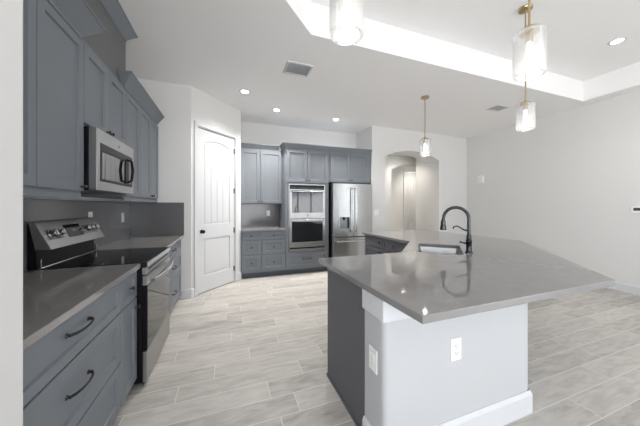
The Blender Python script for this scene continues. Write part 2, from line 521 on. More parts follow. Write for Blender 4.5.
window('window_4', SIDE_FILL_WIN[1] - SIDE_FILL_WIN[0], SIDE_FILL_WIN[2], SIDE_FILL_WIN[3], (WR + 0.06, SIDE_FILL_WIN[0], 0), PI / 2, 3)

# hall beyond the arch
HALL_C = 2.80
HY2, HY3 = 6.0, 6.9
struct('ceiling_hall', MB().box(3.0, WR + 1.6, 5.235, HY3 + 0.2, HALL_C, HALL_C + 0.1), M['ceiling'])
struct('wall_hall_right', MB().box(4.95, 5.07, 5.235, 5.72, 0, HALL_C), M['wall'])
struct('wall_hall_left', MB().box(2.96, 3.08, BACK_Y + 0.13, HY2 - 0.001, 0, HALL_C).box(2.96, 3.08, HY2 + 0.141, HY3 - 0.001, 0, HALL_C), M['wall'])
struct('wall_hall_arch', MB().prism(arch_outline(2.96, 7.2, HALL_C, 4.33, 5.75, 2.37, 2.56), HY2, HY2 + 0.14, 'y'), M['wall'])
hw = MB(); D2 = (5.52, 6.28, 2.50)
hw.box(2.96, D2[0], HY3, HY3 + 0.12, 0, HALL_C); hw.box(D2[1], 7.2, HY3, HY3 + 0.12, 0, HALL_C); hw.box(D2[0], D2[1], HY3, HY3 + 0.12, D2[2], HALL_C)
struct('wall_hall_back', hw, M['wall'])
struct('wall_hall_end', MB().box(7.2, 7.3, 5.235, HY3 + 0.12, 0, HALL_C), M['wall'])
struct('wall_hall_near', MB().box(5.07, 7.2, 5.235, 5.3, 0, HALL_C), M['wall'])

# baseboards
BBP = [(0, 0), (0.016, 0), (0.016, 0.115), (0.010, 0.130), (0.004, 0.138), (0, 0.138)]
struct('baseboard_right', MB().sweep([(WR, SIDE_FILL_WIN[1] + 0.02), (WR, JOG2_Y), (5.31, JOG2_Y), (5.31, JOG_Y), (ARCH[1] + 0.0, JOG_Y), (ARCH[1], 5.23)][::-1], BBP), M['trim'])
struct('baseboard_left', MB().sweep([p45(DOOR_A - 0.065), cornA, (-0.64, END_Y)][::-1], BBP), M['trim'])
struct('baseboard_pantry', MB().sweep([p45(L45 - 0.002), p45(DOOR_B + 0.065)][::-1], BBP), M['trim'])
struct('baseboard_hall', MB().sweep([(4.0, HY3), (D2[0] - 0.065, HY3)], BBP), M['trim'])
struct('baseboard_near', MB().sweep([(-0.566, 0.80), (-0.566, 1.0)], BBP), M['trim'])


# ------------------------------------------------------------------ panelled doors
def panel_door(name, loc, rotz, w, h, label, handle_side, arched=True, hinges=(0.24, 0.92, 1.62, 2.32)):
    """face towards local -y, hinge edge opposite the handle"""
    r = bpy.data.objects.new(name, None); C.objects.link(r); r.location = loc; r.rotation_euler = (0, 0, rotz)
    r['kind'] = 'structure'; r['label'] = label; r['category'] = 'door'
    st = 0.105; zb0, zb1, zu0, zu1 = 0.26, 0.84, 1.06, h - 0.145

    def top(xa, xb, z, rise, n=14):
        half = (xb - xa) / 2; R = (half * half + rise * rise) / (2 * rise); cz = z - R; a0 = math.asin(half / R)
        return [((xa + xb) / 2 + R * math.sin(a0 - 2 * a0 * i / n), cz + R * math.cos(a0 - 2 * a0 * i / n)) for i in range(n + 1)]
    up = [(st, zu0), (w - st, zu0)] + top(st, w - st, zu1, 0.07)
    lo = [(st, zb0), (w - st, zb0), (w - st, zb1), (st, zb1)]
    slab = MB().prism_holes([(0, 0.012), (w, 0.012), (w, h), (0, h)], [up, lo], 0.0, 0.012, 'y')
    slab.box(0, w, 0.012, 0.035, 0.012, h)
    obj('door_slab', slab, M['trim'], r, bevel=0.003)
    np_ = 4
    pl = MB(); pw = (w - 2 * st - 0.05) / np_
    for i in range(np_):
        xa = st + 0.025 + pw * i + 0.003; xb = xa + pw - 0.006
        def zt(x):
            half = w / 2 - st - 0.025; R = (half * half + 0.07 * 0.07) / 0.14; return zu1 - 0.025 - R + math.sqrt(max(0, R * R - (x - w / 2) ** 2))
        ptsx = [xa + (xb - xa) * k / 4 for k in range(5)]
        pl.prism([(xa, zu0 + 0.025), (xb, zu0 + 0.025)] + [(x, zt(x)) for x in ptsx[::-1]], 0.006, 0.013, 'y')
    obj('upper_panel', pl, M['trim'], r, bevel=0.003)
    obj('lower_panel', MB().box(st + 0.03, w - st - 0.03, 0.006, 0.013, zb0 + 0.03, zb1 - 0.03), M['trim'], r, bevel=0.005)
    kx = 0.065 if handle_side < 0 else w - 0.065
    kb = MB(); kb.lathe([(0.030, 0.0), (0.031, -0.006), (0.012, -0.010), (0.010, -0.028), (0.024, -0.036), (0.028, -0.048), (0.022, -0.060), (0.004, -0.064)], 20, (kx, 0, 0.955), 'y')
    obj('door_knob', kb, M['bronze'], r)
    hx = w if handle_side < 0 else 0
    for z in hinges:
        hb = MB(); hb.tube([(hx + 0.001, -0.006, z - 0.045), (hx + 0.001, -0.006, z + 0.045)], 0.009, 8); hb.box(hx - 0.012, hx + 0.014, -0.002, 0.0, z - 0.045, z + 0.045)
        obj('hinge', hb, M['bronze'], r)
    return r


slab_w = (DOOR_B - DOOR_A) - 0.03
pd = p45(DOOR_A + 0.015, 0.012)
panel_door('door_1', (pd[0], pd[1], 0.0), PI / 4, slab_w, DOOR_T - 0.02, 'tall white two panel pantry door with a dark knob', -1)
panel_door('door_2', (D2[0] + 0.015, HY3 + 0.02, 0), 0, D2[1] - D2[0] - 0.03, D2[2] - 0.02, 'white panel door at the far end of the arched hall', 1)


def casing(name, loc, rotz, w, h, cw=0.062):
    c_ = MB()
    prof = [(0, 0), (cw, 0), (cw, 0.016), (cw - 0.012, 0.019), (0.010, 0.011), (0, 0.009)]
    # left, right and head legs as mitred prisms
    def leg(pts, y0, y1): c_.prism(pts, y0, y1, 'y')
    leg([(-cw, 0), (0, 0), (0, h), (-cw, h + cw)], -0.018, 0.0)
    leg([(w, 0), (w + cw, 0), (w + cw, h + cw), (w, h)], -0.018, 0.0)
    leg([(0, h), (w, h), (w + cw, h + cw), (-cw, h + cw)], -0.018, 0.0)
    # jamb lining
    c_.box(0, 0.013, 0, 0.11, 0, h); c_.box(w - 0.013, w, 0, 0.11, 0, h); c_.box(0.013, w - 0.013, 0, 0.11, h - 0.013, h)
    o = struct(name, c_, M['trim'], bevel=0.004); o.location = loc; o.rotation_euler = (0, 0, rotz)


cp = p45(DOOR_A)
casing('trim_1', (cp[0], cp[1], 0), PI / 4, DOOR_B - DOOR_A, DOOR_T)
casing('trim_2', (D2[0], HY3, 0), 0, D2[1] - D2[0], D2[2])


# ------------------------------------------------------------------ cabinets
def knob(parent, x, z, y=-0.02):
    b = MB(); b.lathe([(0.008, 0.0), (0.006, -0.004), (0.005, -0.014), (0.013, -0.019), (0.0145, -0.025), (0.011, -0.031), (0.003, -0.033)], 14, (x, y, z), 'y')
    return obj('knob', b, M['bronze'], parent)


def bow_pull(parent, x, z, ln, y=-0.02):
    b = MB(); h = ln / 2
    pts = []
    for i in range(13):
        u = -1 + 2 * i / 12
        pts.append((x + u * h * 0.92, y - 0.012 - 0.026 * (1 - u * u) ** 0.6 if abs(u) < 1 else y - 0.012, z))
    b.tube(pts, 0.0055, 8, rs=[0.0065 - 0.0012 * math.cos(PI * (-1 + 2 * i / 12) / 2) for i in range(13)])
    for sx in (-1, 1):
        b.lathe([(0.011, 0.0), (0.010, -0.004), (0.0065, -0.008), (0.0075, -0.018)], 12, (x + sx * h * 0.92, y, z), 'y')
    return obj('pull', b, M['bronze'], parent)


def cabinet(name, label, loc, rotz, w, d, h, fronts, toe=False, material=None, carcass=None, group=None, rail=False):
    """front plane of the box at local y=0, box behind it, fronts stand 2 cm proud towards -y; z from 0"""
    m = material or M['cab']
    r = thing(name, label, 'cabinet', loc, rotz, group)
    if carcass: c_ = carcass
    else: c_ = MB().box(0, w, 0, d, min(0.1, fronts[-1][3]) if toe else 0, h)
    obj('carcass', c_, m, r, bevel=0.001)
    if toe: obj('toe_kick', MB().box(0.0, w, 0.06, 0.075, 0, min(0.1, fronts[-1][3])), M['toe'], r)
    if rail: obj('light_rail', MB().box(0.0, w, -0.004, 0.014, -0.035, 0.0), M['cab'], r, bevel=0.002)
    for f in fronts:
        kind, x0, x1, z0, z1 = f[:5]
        o = obj(kind, MB().shaker(x0 + 0.0025, x1 - 0.0025, z0 + 0.0025, z1 - 0.0025, rail=min(0.058, (z1 - z0) * 0.24)), m, r)
        if len(f) > 5 and f[5]:
            hwk = f[5]
            if hwk[0] == 'knob': knob(o, hwk[1], hwk[2])
            else: bow_pull(o, hwk[1], hwk[2], hwk[3])
    return r


R90 = PI / 2
CT = 0.914; CTB = 0.879
CTL = 0.924; CTLB = 0.889    # the left run stands slightly higher
FX = -0.652        # carcass face of the left base run (fronts stand at -0.632)
RY0, RY1 = 2.220, 2.995      # the range
# near base cabinets, left run
Y0 = 1.01
NB = 1.915
w_ = NB - Y0
zs = [(0.684, 0.882), (0.372, 0.680), (0.078, 0.368)]
cabinet('base_cabinet', 'wide blue-grey base cabinet with three drawers, nearest on the left', (FX, Y0, 0), R90, w_, 0.615, CTLB,
        [('drawer', 0.0, w_, a, b, ('pull', 0.425, (a + b) / 2 + 0.025, 0.19)) for a, b in zs], True)
w2 = RY0 - 0.006 - NB - 0.002
cabinet('base_cabinet', 'narrow blue-grey base cabinet with one drawer over a door, left of the range', (FX, NB + 0.002, 0), R90, w2, 0.615, CTLB,
        [('drawer', 0, w2, 0.684, 0.882, ('knob', w2 / 2, 0.785)), ('door', 0, w2, 0.078, 0.680, ('knob', w2 - 0.035, 0.62))], True)
w3 = END_Y - RY1 - 0.006
zs3 = [(0.715, 0.872), (0.448, 0.709), (0.105, 0.442)]
zs4 = [(0.715, 0.882), (0.448, 0.709), (0.090, 0.442)]
cabinet('base_cabinet', 'blue-grey three drawer base cabinet between the range and the far end wall', (FX, RY1 + 0.006, 0), R90, w3 - 0.002, 0.615, CTLB,
        [('drawer', 0.02, w3 - 0.04, a, b, ('pull', w3 / 2 - 0.02, (a + b) / 2 + 0.01, 0.16)) for a, b in zs4], True)
# counters
tag(obj('countertop', MB().box(WL + 0.001, -0.61, 1.008, RY0 - 0.004, CTLB, CTL), M['quartz'], bevel=0.003), 'grey quartz countertop over the drawers nearest the camera', 'countertop')
tag(obj('countertop', MB().box(WL + 0.001, -0.61, RY1 + 0.004, END_Y - 0.001, CTLB, CTL), M['quartz'], bevel=0.003), 'grey quartz countertop beyond the range, against the end wall', 'countertop')
tag(obj('backsplash', MB().box(WL + 0.0005, WL + 0.02, 1.008, END_Y - 0.001, CTL, 1.40), M['splash'], bevel=0.001), 'tall grey slab backsplash behind the range', 'backsplash')
tag(obj('backsplash', MB().box(WL + 0.021, -0.60, END_Y - 0.02, END_Y - 0.0005, CTL, 1.40), M['splash'], bevel=0.001), 'grey slab backsplash on the short end wall', 'backsplash')

# upper cabinets, left run
UX = -0.94; UB = 1.435; UT = 2.50; UD = UX - WL - 0.001
CROWN = [(0.0, -0.012), (0.006, -0.012), (0.008, 0.004), (0.074, 0.088), (0.080, 0.090), (0.080, 0.102), (0.0, 0.102)]


def crown(parent, path, z, material=None, scale=1.0):
    return obj('crown_molding', MB().sweep(path, [(o * scale, z + h * scale) for o, h in CROWN]), material or M['cab'], parent)


def upper(label, y0, y1, doors, z0=UB, z1=UT, cut=0.0, cpath=None):
    r = cabinet('upper_cabinet', label, (UX, y0, z0), R90, y1 - y0, UD, z1 - z0,
                [('door', a, b, 0.012, z1 - z0 - 0.035, k) for a, b, k in doors], False, rail=(z0 == UB))
    return r


y0, y1 = 1.01, 2.163
u1 = upper('near blue-grey wall cabinet left of the microwave, cut by the picture top', y0, y1,
           [(0.26, 0.70, ('knob', 0.295, 0.045)), (0.702, 1.151, ('knob', 1.115, 0.045))])
crown(u1, [(0.0, -0.0), (y1 - y0, 0.0), (y1 - y0, 0.020)], UT - UB, scale=1.3)
y0, y1 = 2.165, 2.918
u2 = upper('short two-door cabinet directly above the microwave', y0, y1,
           [(0.0, 0.366, ('knob', 0.335, 0.04)), (0.369, 0.753, ('knob', 0.40, 0.04))], z0=1.905)
hw_ = 2.98 - UT
ub = MB().box(0.0, y1 - y0 + 0.115, 0.022, UD, UT - 1.905 + 0.105, CEIL - 1.905 - 0.001)
ub.box(0.0, y1 - y0, 0.022, UD, UT - 1.905, UT - 1.905 + 0.105)
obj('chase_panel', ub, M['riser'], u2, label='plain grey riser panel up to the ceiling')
crown(u2, [(0.0, UD - 0.002), (0.0, 0.022), (y1 - y0 + 0.115, 0.022), (y1 - y0 + 0.115, UD - 0.002)], CEIL - 1.905 - 0.1035, scale=1.0)
y0, y1 = 2.920, 3.335
u3 = upper('single door blue-grey wall cabinet right of the microwave', y0, y1, [(0, y1 - y0, ('knob', 0.03, 0.045))])
y0b, y1b = 3.337, END_Y - 0.002
u4 = upper('double door blue-grey wall cabinet touching the end wall', y0b, y1b, [(0, 0.42, ('knob', 0.385, 0.045)), (0.423, y1b - y0b - 0.01, ('knob', 0.46, 0.045))])
crown(u3, [(0.0, 0.020), (0.0, 0.0), (y1 - y0, 0.0)], UT - UB, scale=1.15)
crown(u4, [(0.0, 0.0), (y1b - y0b, 0.0)], UT - UB, scale=1.15)


# ------------------------------------------------------------------ microwave
def microwave():
    r = thing('microwave', 'stainless over-range microwave with a black side and glass door', 'microwave', (-0.90, 2.172, 1.462), R90)
    w, h = 0.728, 0.436
    obj('body', MB().box(0, w, 0.0, 0.345, 0, h), M['black'], r, bevel=0.004)
    f = MB().prism_holes([(0, 0.0), (w, 0.0), (w, h), (0, h)], [[(0.055, 0.065), (w - 0.04, 0.065), (w - 0.04, h - 0.095), (0.055, h - 0.095)]], -0.045, 0.0, 'y')
    d = obj('door', f, M['steel'], r, bevel=0.004)
    obj('door_glass', MB().box(0.055, w - 0.04, -0.040, -0.004, 0.065, h - 0.095), M['ovenglass'], d)
    fr = MB().prism_holes([(0.056, 0.066), (w - 0.041, 0.066), (w - 0.041, h - 0.096), (0.056, h - 0.096)], [[(0.080, 0.085), (w - 0.20, 0.085), (w - 0.20, h - 0.15), (0.080, h - 0.15)]], -0.0465, -0.041, 'y')
    obj('window_frame', fr, M['black'], d)
    hb = MB()
    hb.tube([(w - 0.165, -0.045, 0.10), (w - 0.165, -0.078, 0.115), (w - 0.165, -0.088, 0.21), (w - 0.165, -0.078, 0.29), (w - 0.165, -0.045, 0.305)], 0.011, 10)
    obj('handle', hb, M['black'], d)
    obj('control_panel', MB().box(w - 0.135, w - 0.088, -0.049, -0.047, 0.09, h - 0.125), M['steel_dk'], d)
    obj('logo_badge', MB().lathe([(0.013, -0.045), (0.013, -0.0475)], 18, (w / 2 + 0.02, 0, h - 0.055), 'y'), M['steel_dk'], d)
    g = MB()
    for i in range(9): g.box(0.06 + i * 0.07, 0.115 + i * 0.07, 0.0, 0.2, -0.002, 0.0)
    obj('vent_grille', g, M['steel_dk'], r)


microwave()


# ------------------------------------------------------------------ range
def kitchen_range():
    r = thing('kitchen_range', 'freestanding stainless and black electric range between the counters', 'range', (-0.602, RY0, 0), R90)
    w = RY1 - RY0; D = 0.64
    obj('body', MB().box(0, w, 0.0, D, 0.03, 0.898), M['black'], r, bevel=0.003)
    ct = MB().box(-0.001, w + 0.001, -0.03, D - 0.06, 0.900, 0.928)
    obj('cooktop', ct, M['blackglass'], r, bevel=0.004)
    obj('cooktop_trim', MB().box(0.0, w, -0.040, -0.030, 0.892, 0.927), M['steel_h'], r, bevel=0.004)
    # vent strip under the cooktop
    vs = MB().box(0.0, w, -0.030, 0.0, 0.835, 0.889)
    v = obj('vent_strip', vs, M['steel'], r, bevel=0.003)
    sl = MB()
    for i in range(12): sl.box(0.05 + i * 0.054, 0.09 + i * 0.054, -0.0312, -0.029, 0.862, 0.880)
    obj('vent_slots', sl, M['black'], v)
    # oven door
    z0, z1 = 0.262, 0.828
    d = obj('oven_door', MB().box(0.003, w - 0.003, -0.030, -0.001, z0, z1 - 0.075), M['black'], r, bevel=0.003)
    obj('door_glass', MB().box(0.010, w - 0.010, -0.0335, -0.030, z0 + 0.010, z1 - 0.080), M['blackglass'], d)
    obj('door_trim', MB().box(0.003, w - 0.003, -0.034, -0.001, z1 - 0.074, z1), M['steel'], d, bevel=0.003)
    hb = MB()
    pts = []
    for i in range(15):
        u = -1 + 2 * i / 14
        pts.append((w / 2 + u * 0.335, -0.062 - 0.030 * (1 - u * u), 0.778))
    hb.tube(pts, 0.0135, 10)
    for sx in (-1, 1): hb.box(w / 2 + sx * 0.325 - 0.012, w / 2 + sx * 0.325 + 0.012, -0.064, -0.034, 0.768, 0.788)
    obj('handle', hb, M['steel_h'], d)
    obj('storage_drawer', MB().box(0.003, w - 0.003, -0.032, -0.001, 0.030, 0.255), M['steel'], r, bevel=0.005)
    obj('kick_plate', MB().box(0.02, w - 0.02, -0.002, 0.0, 0.0, 0.03), M['black'], r)
    # backguard: black riser with a tilted stainless control panel
    obj('backguard', MB().prism([(D - 0.05, 0.926), (D, 0.926), (D, 1.235), (D - 0.025, 1.235)], 0.0, w, 'x'), M['black'], r, bevel=0.002)
    obj('rear_trim', MB().tube([(0.012, D - 0.062, 0.99), (0.012, D - 0.062, 0.930), (w - 0.012, D - 0.062, 0.930), (w - 0.012, D - 0.062, 0.99)], 0.005, 6), M['steel_h'], r)
    a = (D - 0.125, 1.055); b = (D - 0.035, 1.243); th = 0.03          # tilted face, bottom and top in y-z
    dy, dz = b[0] - a[0], b[1] - a[1]; ln = math.hypot(dy, dz)
    pn = obj('control_panel', MB().prism([a, b, (D - 0.004, 1.243), (D - 0.04, 1.055)], -0.003, w + 0.003, 'x'), M['steel'], r, bevel=0.004)
    mt = Matrix(((1, 0, 0, 0), (0, dz / ln, dy / ln, a[0]), (0, -dy / ln, dz / ln, a[1]), (0, 0, 0, 1)))   # local: x, outwards -y, up the panel z
    obj('display', MB().box(0.26, 0.47, -0.003, 0.001, 0.06, 0.165).xform(mt), M['blackglass'], pn)
    obj('clock', MB().box(0.34, 0.39, -0.0036, -0.003, 0.105, 0.125).xform(mt), M['display'], pn)
    for kx in (0.075, 0.160, 0.525, 0.600, 0.675):
        kb = MB(); kb.lathe([(0.030, 0.0), (0.030, -0.006), (0.024, -0.008), (0.021, -0.034), (0.017, -0.037)], 20, (kx, -0.001, 0.105), 'y'); kb.box(kx - 0.005, kx + 0.005, -0.044, -0.036, 0.087, 0.123); kb.xform(mt)
        k = obj('knob', kb, M['steel_h'], pn)
    for xa, xb in ((0.035, 0.20), (0.49, 0.715)): obj('knob_plate', MB().box(xa, xb, -0.0012, 0.001, 0.065, 0.145).xform(mt), M['steel_dk'], pn)


kitchen_range()


# ------------------------------------------------------------------ back run
BF = 4.84          # carcass face, fronts at 4.82
bw = 1.045 - 0.228
c1 = 0.362
zz = [(0.715, 0.868), (0.442, 0.709), (0.140, 0.436)]
fr = []
for a, b in zz:
    fr.append(('drawer', 0.006, c1, a, b, ('knob', c1 / 2, (a + b) / 2)))
    fr.append(('drawer', c1 + 0.002, bw - 0.004, a, b, ('knob', (c1 + bw) / 2, (a + b) / 2)))
cabinet('base_cabinet', 'blue-grey base cabinet with six small drawers beside the pantry door', (0.228, BF, 0), 0, bw, BACK_Y - BF - 0.001, CTB, fr, True)
tag(obj('countertop', MB().box(0.2265, 1.045, BF - 0.045, BACK_Y - 0.001, CTB, CT), M['quartz'], bevel=0.003), 'short grey countertop left of the wall ovens', 'countertop')
tag(obj('backsplash', MB().box(0.228, 1.045, BACK_Y - 0.02, BACK_Y - 0.0005, CT, 1.395), M['splash'], bevel=0.001), 'small grey backsplash over the six-drawer cabinet', 'backsplash')
UBY = 5.17
ubh = 2.49 - 1.395
ub4 = cabinet('upper_cabinet', 'two-door blue-grey wall cabinet left of the wall ovens', (0.228, UBY, 1.395), 0, bw, BACK_Y - UBY - 0.001, ubh,
        [('door', 0.004, 0.375, 0.01, ubh - 0.03, ('knob', 0.345, 0.045)), ('door', 0.378, bw - 0.004, 0.01, ubh - 0.03, ('knob', 0.41, 0.045))])
obj('crown_molding', MB().sweep([(0.0, 0.0), (bw - 0.0612, 0.0)], [(o * 0.8, ubh + h * 0.85) for o, h in CROWN]), M['cab'], ub4)

# tall oven cabinet
TX0, TX1 = 1.048, 1.955
tw = TX1 - TX0; th_ = 2.49
OX0, OX1, OZ0, OZ1 = 0.062, 0.822, 0.475, 1.785
tc_ = MB()
tc_.box(0, OX0 - 0.001, 0, 0.655, 0.1, th_); tc_.box(OX1 + 0.001, tw, 0, 0.655, 0.1, th_)
tc_.box(OX0 - 0.001, OX1 + 0.001, 0, 0.655, 0.1, OZ0 - 0.001); tc_.box(OX0 - 0.001, OX1 + 0.001, 0, 0.655, OZ1 + 0.001, th_)
tc_.box(OX0 - 0.001, OX1 + 0.001, 0.63, 0.655, OZ0 - 0.001, OZ1 + 0.001)
tall = cabinet('oven_cabinet', 'tall blue-grey cabinet holding the double wall oven', (TX0, BF, 0), 0, tw, 0.655, th_,
               [('door', 0.022, 0.449, 1.815, 2.462, ('knob', 0.42, 1.86)), ('door', 0.452, tw - 0.022, 1.815, 2.462, ('knob', 0.482, 1.86)),
                ('drawer', 0.012, tw - 0.03, 0.15, 0.425, ('pull', 0.44, 0.30, 0.20))], True, carcass=tc_)
FX0, FX1 = 1.957, 2.962
fw = FX1 - FX0
frc = cabinet('upper_cabinet', 'two-door blue-grey cabinet above the refrigerator', (FX0, BF, 1.842), 0, fw, 0.655, th_ - 1.842,
              [('door', 0.03, 0.485, 0.012, th_ - 1.842 - 0.028, ('knob', 0.452, 0.05)), ('door', 0.488, fw - 0.05, 0.012, th_ - 1.842 - 0.028, ('knob', 0.52, 0.05))])
obj('crown_molding', MB().sweep([(0.0, UBY - BF - 0.03), (0.0, 0.0), (tw, 0.0)], [(o * 0.8, th_ + h * 0.85) for o, h in CROWN]), M['cab'], tall)
obj('crown_molding', MB().sweep([(0.0, 0.0), (fw, 0.0)], [(o * 0.8, th_ - 1.842 + h * 0.85) for o, h in CROWN]), M['cab'], frc).location = (0, 0, 0)
obj('side_panel', MB().box(fw - 0.022, fw - 0.001, 0.05, 0.655, -1.842, -0.001), M['cab'], frc)


# ------------------------------------------------------------------ double wall oven
def double_oven():
    r = thing('double_wall_oven', 'stainless double wall oven in the tall cabinet', 'oven', (TX0 + OX0, BF, OZ0), 0)
    w = OX1 - OX0; H_ = OZ1 - OZ0
    obj('body', MB().box(0.006, w - 0.006, 0.0, 0.60, 0.004, H_ - 0.004), M['steel_dk'], r)
    obj('frame', MB().prism_holes([(0, 0), (w, 0), (w, H_), (0, H_)], [[(0.02, 0.03), (w - 0.02, 0.03), (w - 0.02, H_ - 0.02), (0.02, H_ - 0.02)]], -0.022, -0.001, 'y'), M['steel'], r, bevel=0.002)
    obj('control_panel', MB().box(0.02, w - 0.02, -0.024, -0.001, H_ - 0.105, H_ - 0.02), M['blackglass'], r)
    obj('vent', MB().box(0.02, w - 0.02, -0.010, -0.001, 0.03, 0.055), M['black'], r)
    mid = 0.625
    # upper door: glass runs most of the door, steel strip at its foot
    for nm, z0, z1, strip, hz, top in (('upper_door', mid + 0.004, H_ - 0.110, 0.115, H_ - 0.150, 0.015), ('lower_door', 0.058, mid - 0.004, 0.105, mid - 0.030, 0.055)):
        fr_ = MB().prism_holes([(0.02, z0), (w - 0.02, z0), (w - 0.02, z1), (0.02, z1)], [[(0.058, z0 + strip), (w - 0.058, z0 + strip), (w - 0.058, z1 - top), (0.058, z1 - top)]], -0.045, -0.002, 'y')
        d = obj(nm, fr_, M['steel'], r, bevel=0.002)
        obj('door_glass', MB().box(0.058, w - 0.058, -0.041, -0.004, z0 + strip, z1 - top), M['ovenglass'], d)
        hb = MB(); hb.tube([(0.035, -0.085, hz), (w - 0.035, -0.085, hz)], 0.013, 12)
        for x in (0.06, w - 0.06): hb.box(x - 0.012, x + 0.012, -0.085, -0.045, hz - 0.010, hz + 0.010)
        obj('handle', hb, M['steel_h'], d)
        if nm == 'upper_door':
            obj('logo_badge', MB().lathe([(0.020, -0.045), (0.020, -0.0475)], 20, (w / 2, 0, z0 + 0.055), 'y'), M['steel_dk'], d)


double_oven()


# ------------------------------------------------------------------ refrigerator
def fridge():
    r = thing('refrigerator', 'stainless french door refrigerator with a water dispenser', 'refrigerator', (1.992, 4.775, 0), 0)
    w, h = 0.918, 1.815
    obj('body', MB().box(0.004, w - 0.004, 0.0, 0.68, 0.03, h - 0.015), M['steel_dk'], r, bevel=0.004)
    obj('base_grille', MB().box(0.02, w - 0.02, -0.01, 0.0, 0.0, 0.06), M['black'], r)
    zs_ = 0.715
    sx = 0.462
    dl = MB().prism_holes([(0.002, zs_), (sx - 0.002, zs_), (sx - 0.002, h), (0.002, h)], [[(0.125, 0.86), (0.395, 0.86), (0.395, 1.26), (0.125, 1.26)]], -0.085, -0.004, 'y')
    d1 = obj('left_door', dl, M['steel_v'], r, bevel=0.006)
    d2 = obj('right_door', MB().box(sx + 0.002, w - 0.002, -0.085, -0.004, zs_, h), M['steel_v'], r, bevel=0.006)
    # dispenser: a steel bezel around a dark niche with a steel upper panel
    ds = obj('dispenser', MB().box(0.125, 0.395, -0.030, -0.006, 0.86, 1.26), M['steel_dk'], d1)
    obj('bezel', MB().prism_holes([(0.118, 0.853), (0.402, 0.853), (0.402, 1.267), (0.118, 1.267)], [[(0.150, 0.885), (0.370, 0.885), (0.370, 1.12), (0.150, 1.12)]], -0.092, -0.080, 'y'), M['steel_v'], ds, bevel=0.003)
    obj('nozzle', MB().lathe([(0.022, 1.12), (0.022, 1.08), (0.014, 1.06)], 14, (0.26, -0.058, 0)), M['black'], ds)
    obj('drip_tray', MB().box(0.16, 0.36, -0.078, -0.031, 0.865, 0.885), M['steel_h'], ds)
    dr = obj('freezer_drawer', MB().box(0.002, w - 0.002, -0.085, -0.004, 0.075, zs_ - 0.018), M['steel_v'], r, bevel=0.006)

    def bar(p0, p1, axis, parent):
        hb = MB(); hb.tube([p0, p1], 0.0125, 12)
        for q in (p0, p1):
            s_ = 0.03 if q is p0 else -0.03
            if axis == 'z': hb.box(q[0] - 0.010, q[0] + 0.010, q[1], -0.085, q[2] + s_ - 0.012, q[2] + s_ + 0.012)
            else: hb.box(q[0] + s_ - 0.012, q[0] + s_ + 0.012, q[1], -0.085, q[2] - 0.010, q[2] + 0.010)
        obj('handle', hb, M['steel_h'], parent)
    bar((sx - 0.038, -0.145, 0.80), (sx - 0.038, -0.145, 1.74), 'z', d1)
    bar((sx + 0.042, -0.145, 0.80), (sx + 0.042, -0.145, 1.74), 'z', d2)
    bar((0.06, -0.145, 0.625), (w - 0.06, -0.145, 0.625), 'x', dr)
    for x in (0.06, w - 0.06): obj('hinge_cover', MB().box(x - 0.04, x + 0.04, -0.06, 0.05, h - 0.014, h + 0.012), M['black'], r, bevel=0.003)


fridge()

# ------------------------------------------------------------------ island
IT = [(0.726, 0.800), (2.150, 0.800), (3.445, 2.095), (3.43, 3.735), (2.11, 3.735), (2.11, 2.545), (1.535, 1.97), (0.706, 1.97)]
SK = (2.045, 2.025)                                 # sink centre; long side runs along (1,1)
q1 = Vector((0.70711, 0.70711)); q2 = Vector((0.70711, -0.70711))


def skp(a, b): p = Vector(SK) + q1 * a + q2 * b; return (p.x, p.y)


def rrect(hx, hy, r, n=5):
    pts = []
    for cx, cy, a0 in ((hx - r, hy - r, 0), (-hx + r, hy - r, PI / 2), (-hx + r, -hy + r, PI), (hx - r, -hy + r, 1.5 * PI)):
        for i in range(n + 1):
            a = a0 + PI / 2 * i / n; pts.append((cx + r * math.cos(a), cy + r * math.sin(a)))
    return pts


SH, SW = 0.305, 0.205
hole = [skp(a, b) for a, b in rrect(SH, SW, 0.03)]
tag(obj('island_countertop', MB().prism_holes(IT, [hole], CTB, CT), M['quartz'], bevel=0.003), 'large angled grey quartz top of the kitchen island', 'countertop')

# half wall: L + diagonal, follows the seating side of the island
o_ = [(0.745, 1.088), (1.865, 1.088), (3.09, 2.295), (3.09, 3.70)]
i_ = [(2.845, 3.70), (2.845, 2.396), (1.732, 1.283), (0.745, 1.283)]
hwl = thing('island_half_wall', 'white half wall under the seating side of the island', 'half wall', (0.745, 1.088, 0))
om = Matrix.Translation((-0.745, -1.088, 0))
def round_corner(p, n=5, r=0.04):
    """bullnose the plan corners of the seating side"""
    out = []
    for k, v in enumerate(p):
        a = Vector(p[k - 1]); b = Vector(p[(k + 1) % len(p)]); v = Vector(v)
        if k in (0, 1):
            u, w__ = (a - v).normalized(), (b - v).normalized()
            for i in range(n + 1):
                t = i / n
                q = (v + u * r) * (1 - t) ** 2 + v * 2 * t * (1 - t) + (v + w__ * r) * t * t
                out.append((q.x, q.y))
        else: out.append((v.x, v.y))
    return out
hb_ = MB().prism(round_corner(o_ + i_), 0, CTB - 0.001).xform(om)
obj('wall_body', hb_, M['white_wall'], hwl)
CAPP = [(0.001, 0.762), (0.014, 0.762), (0.020, 0.770), (0.020, CTB - 0.002), (0.001, CTB - 0.002)]
obj('cap_trim', MB().sweep([(0.745, 1.283), (0.745, 1.088), (1.862, 1.088)], [(o, z) for o, z in CAPP]).xform(om), M['trim'], hwl, bevel=0.006)
obj('baseboard', MB().sweep([(0.745, 1.283), (0.745, 1.088), (1.865, 1.088), (3.09, 2.295), (3.09, 3.70)], [(o + 0.0005, z) for o, z in BBP]).xform(om), M['trim'], hwl)

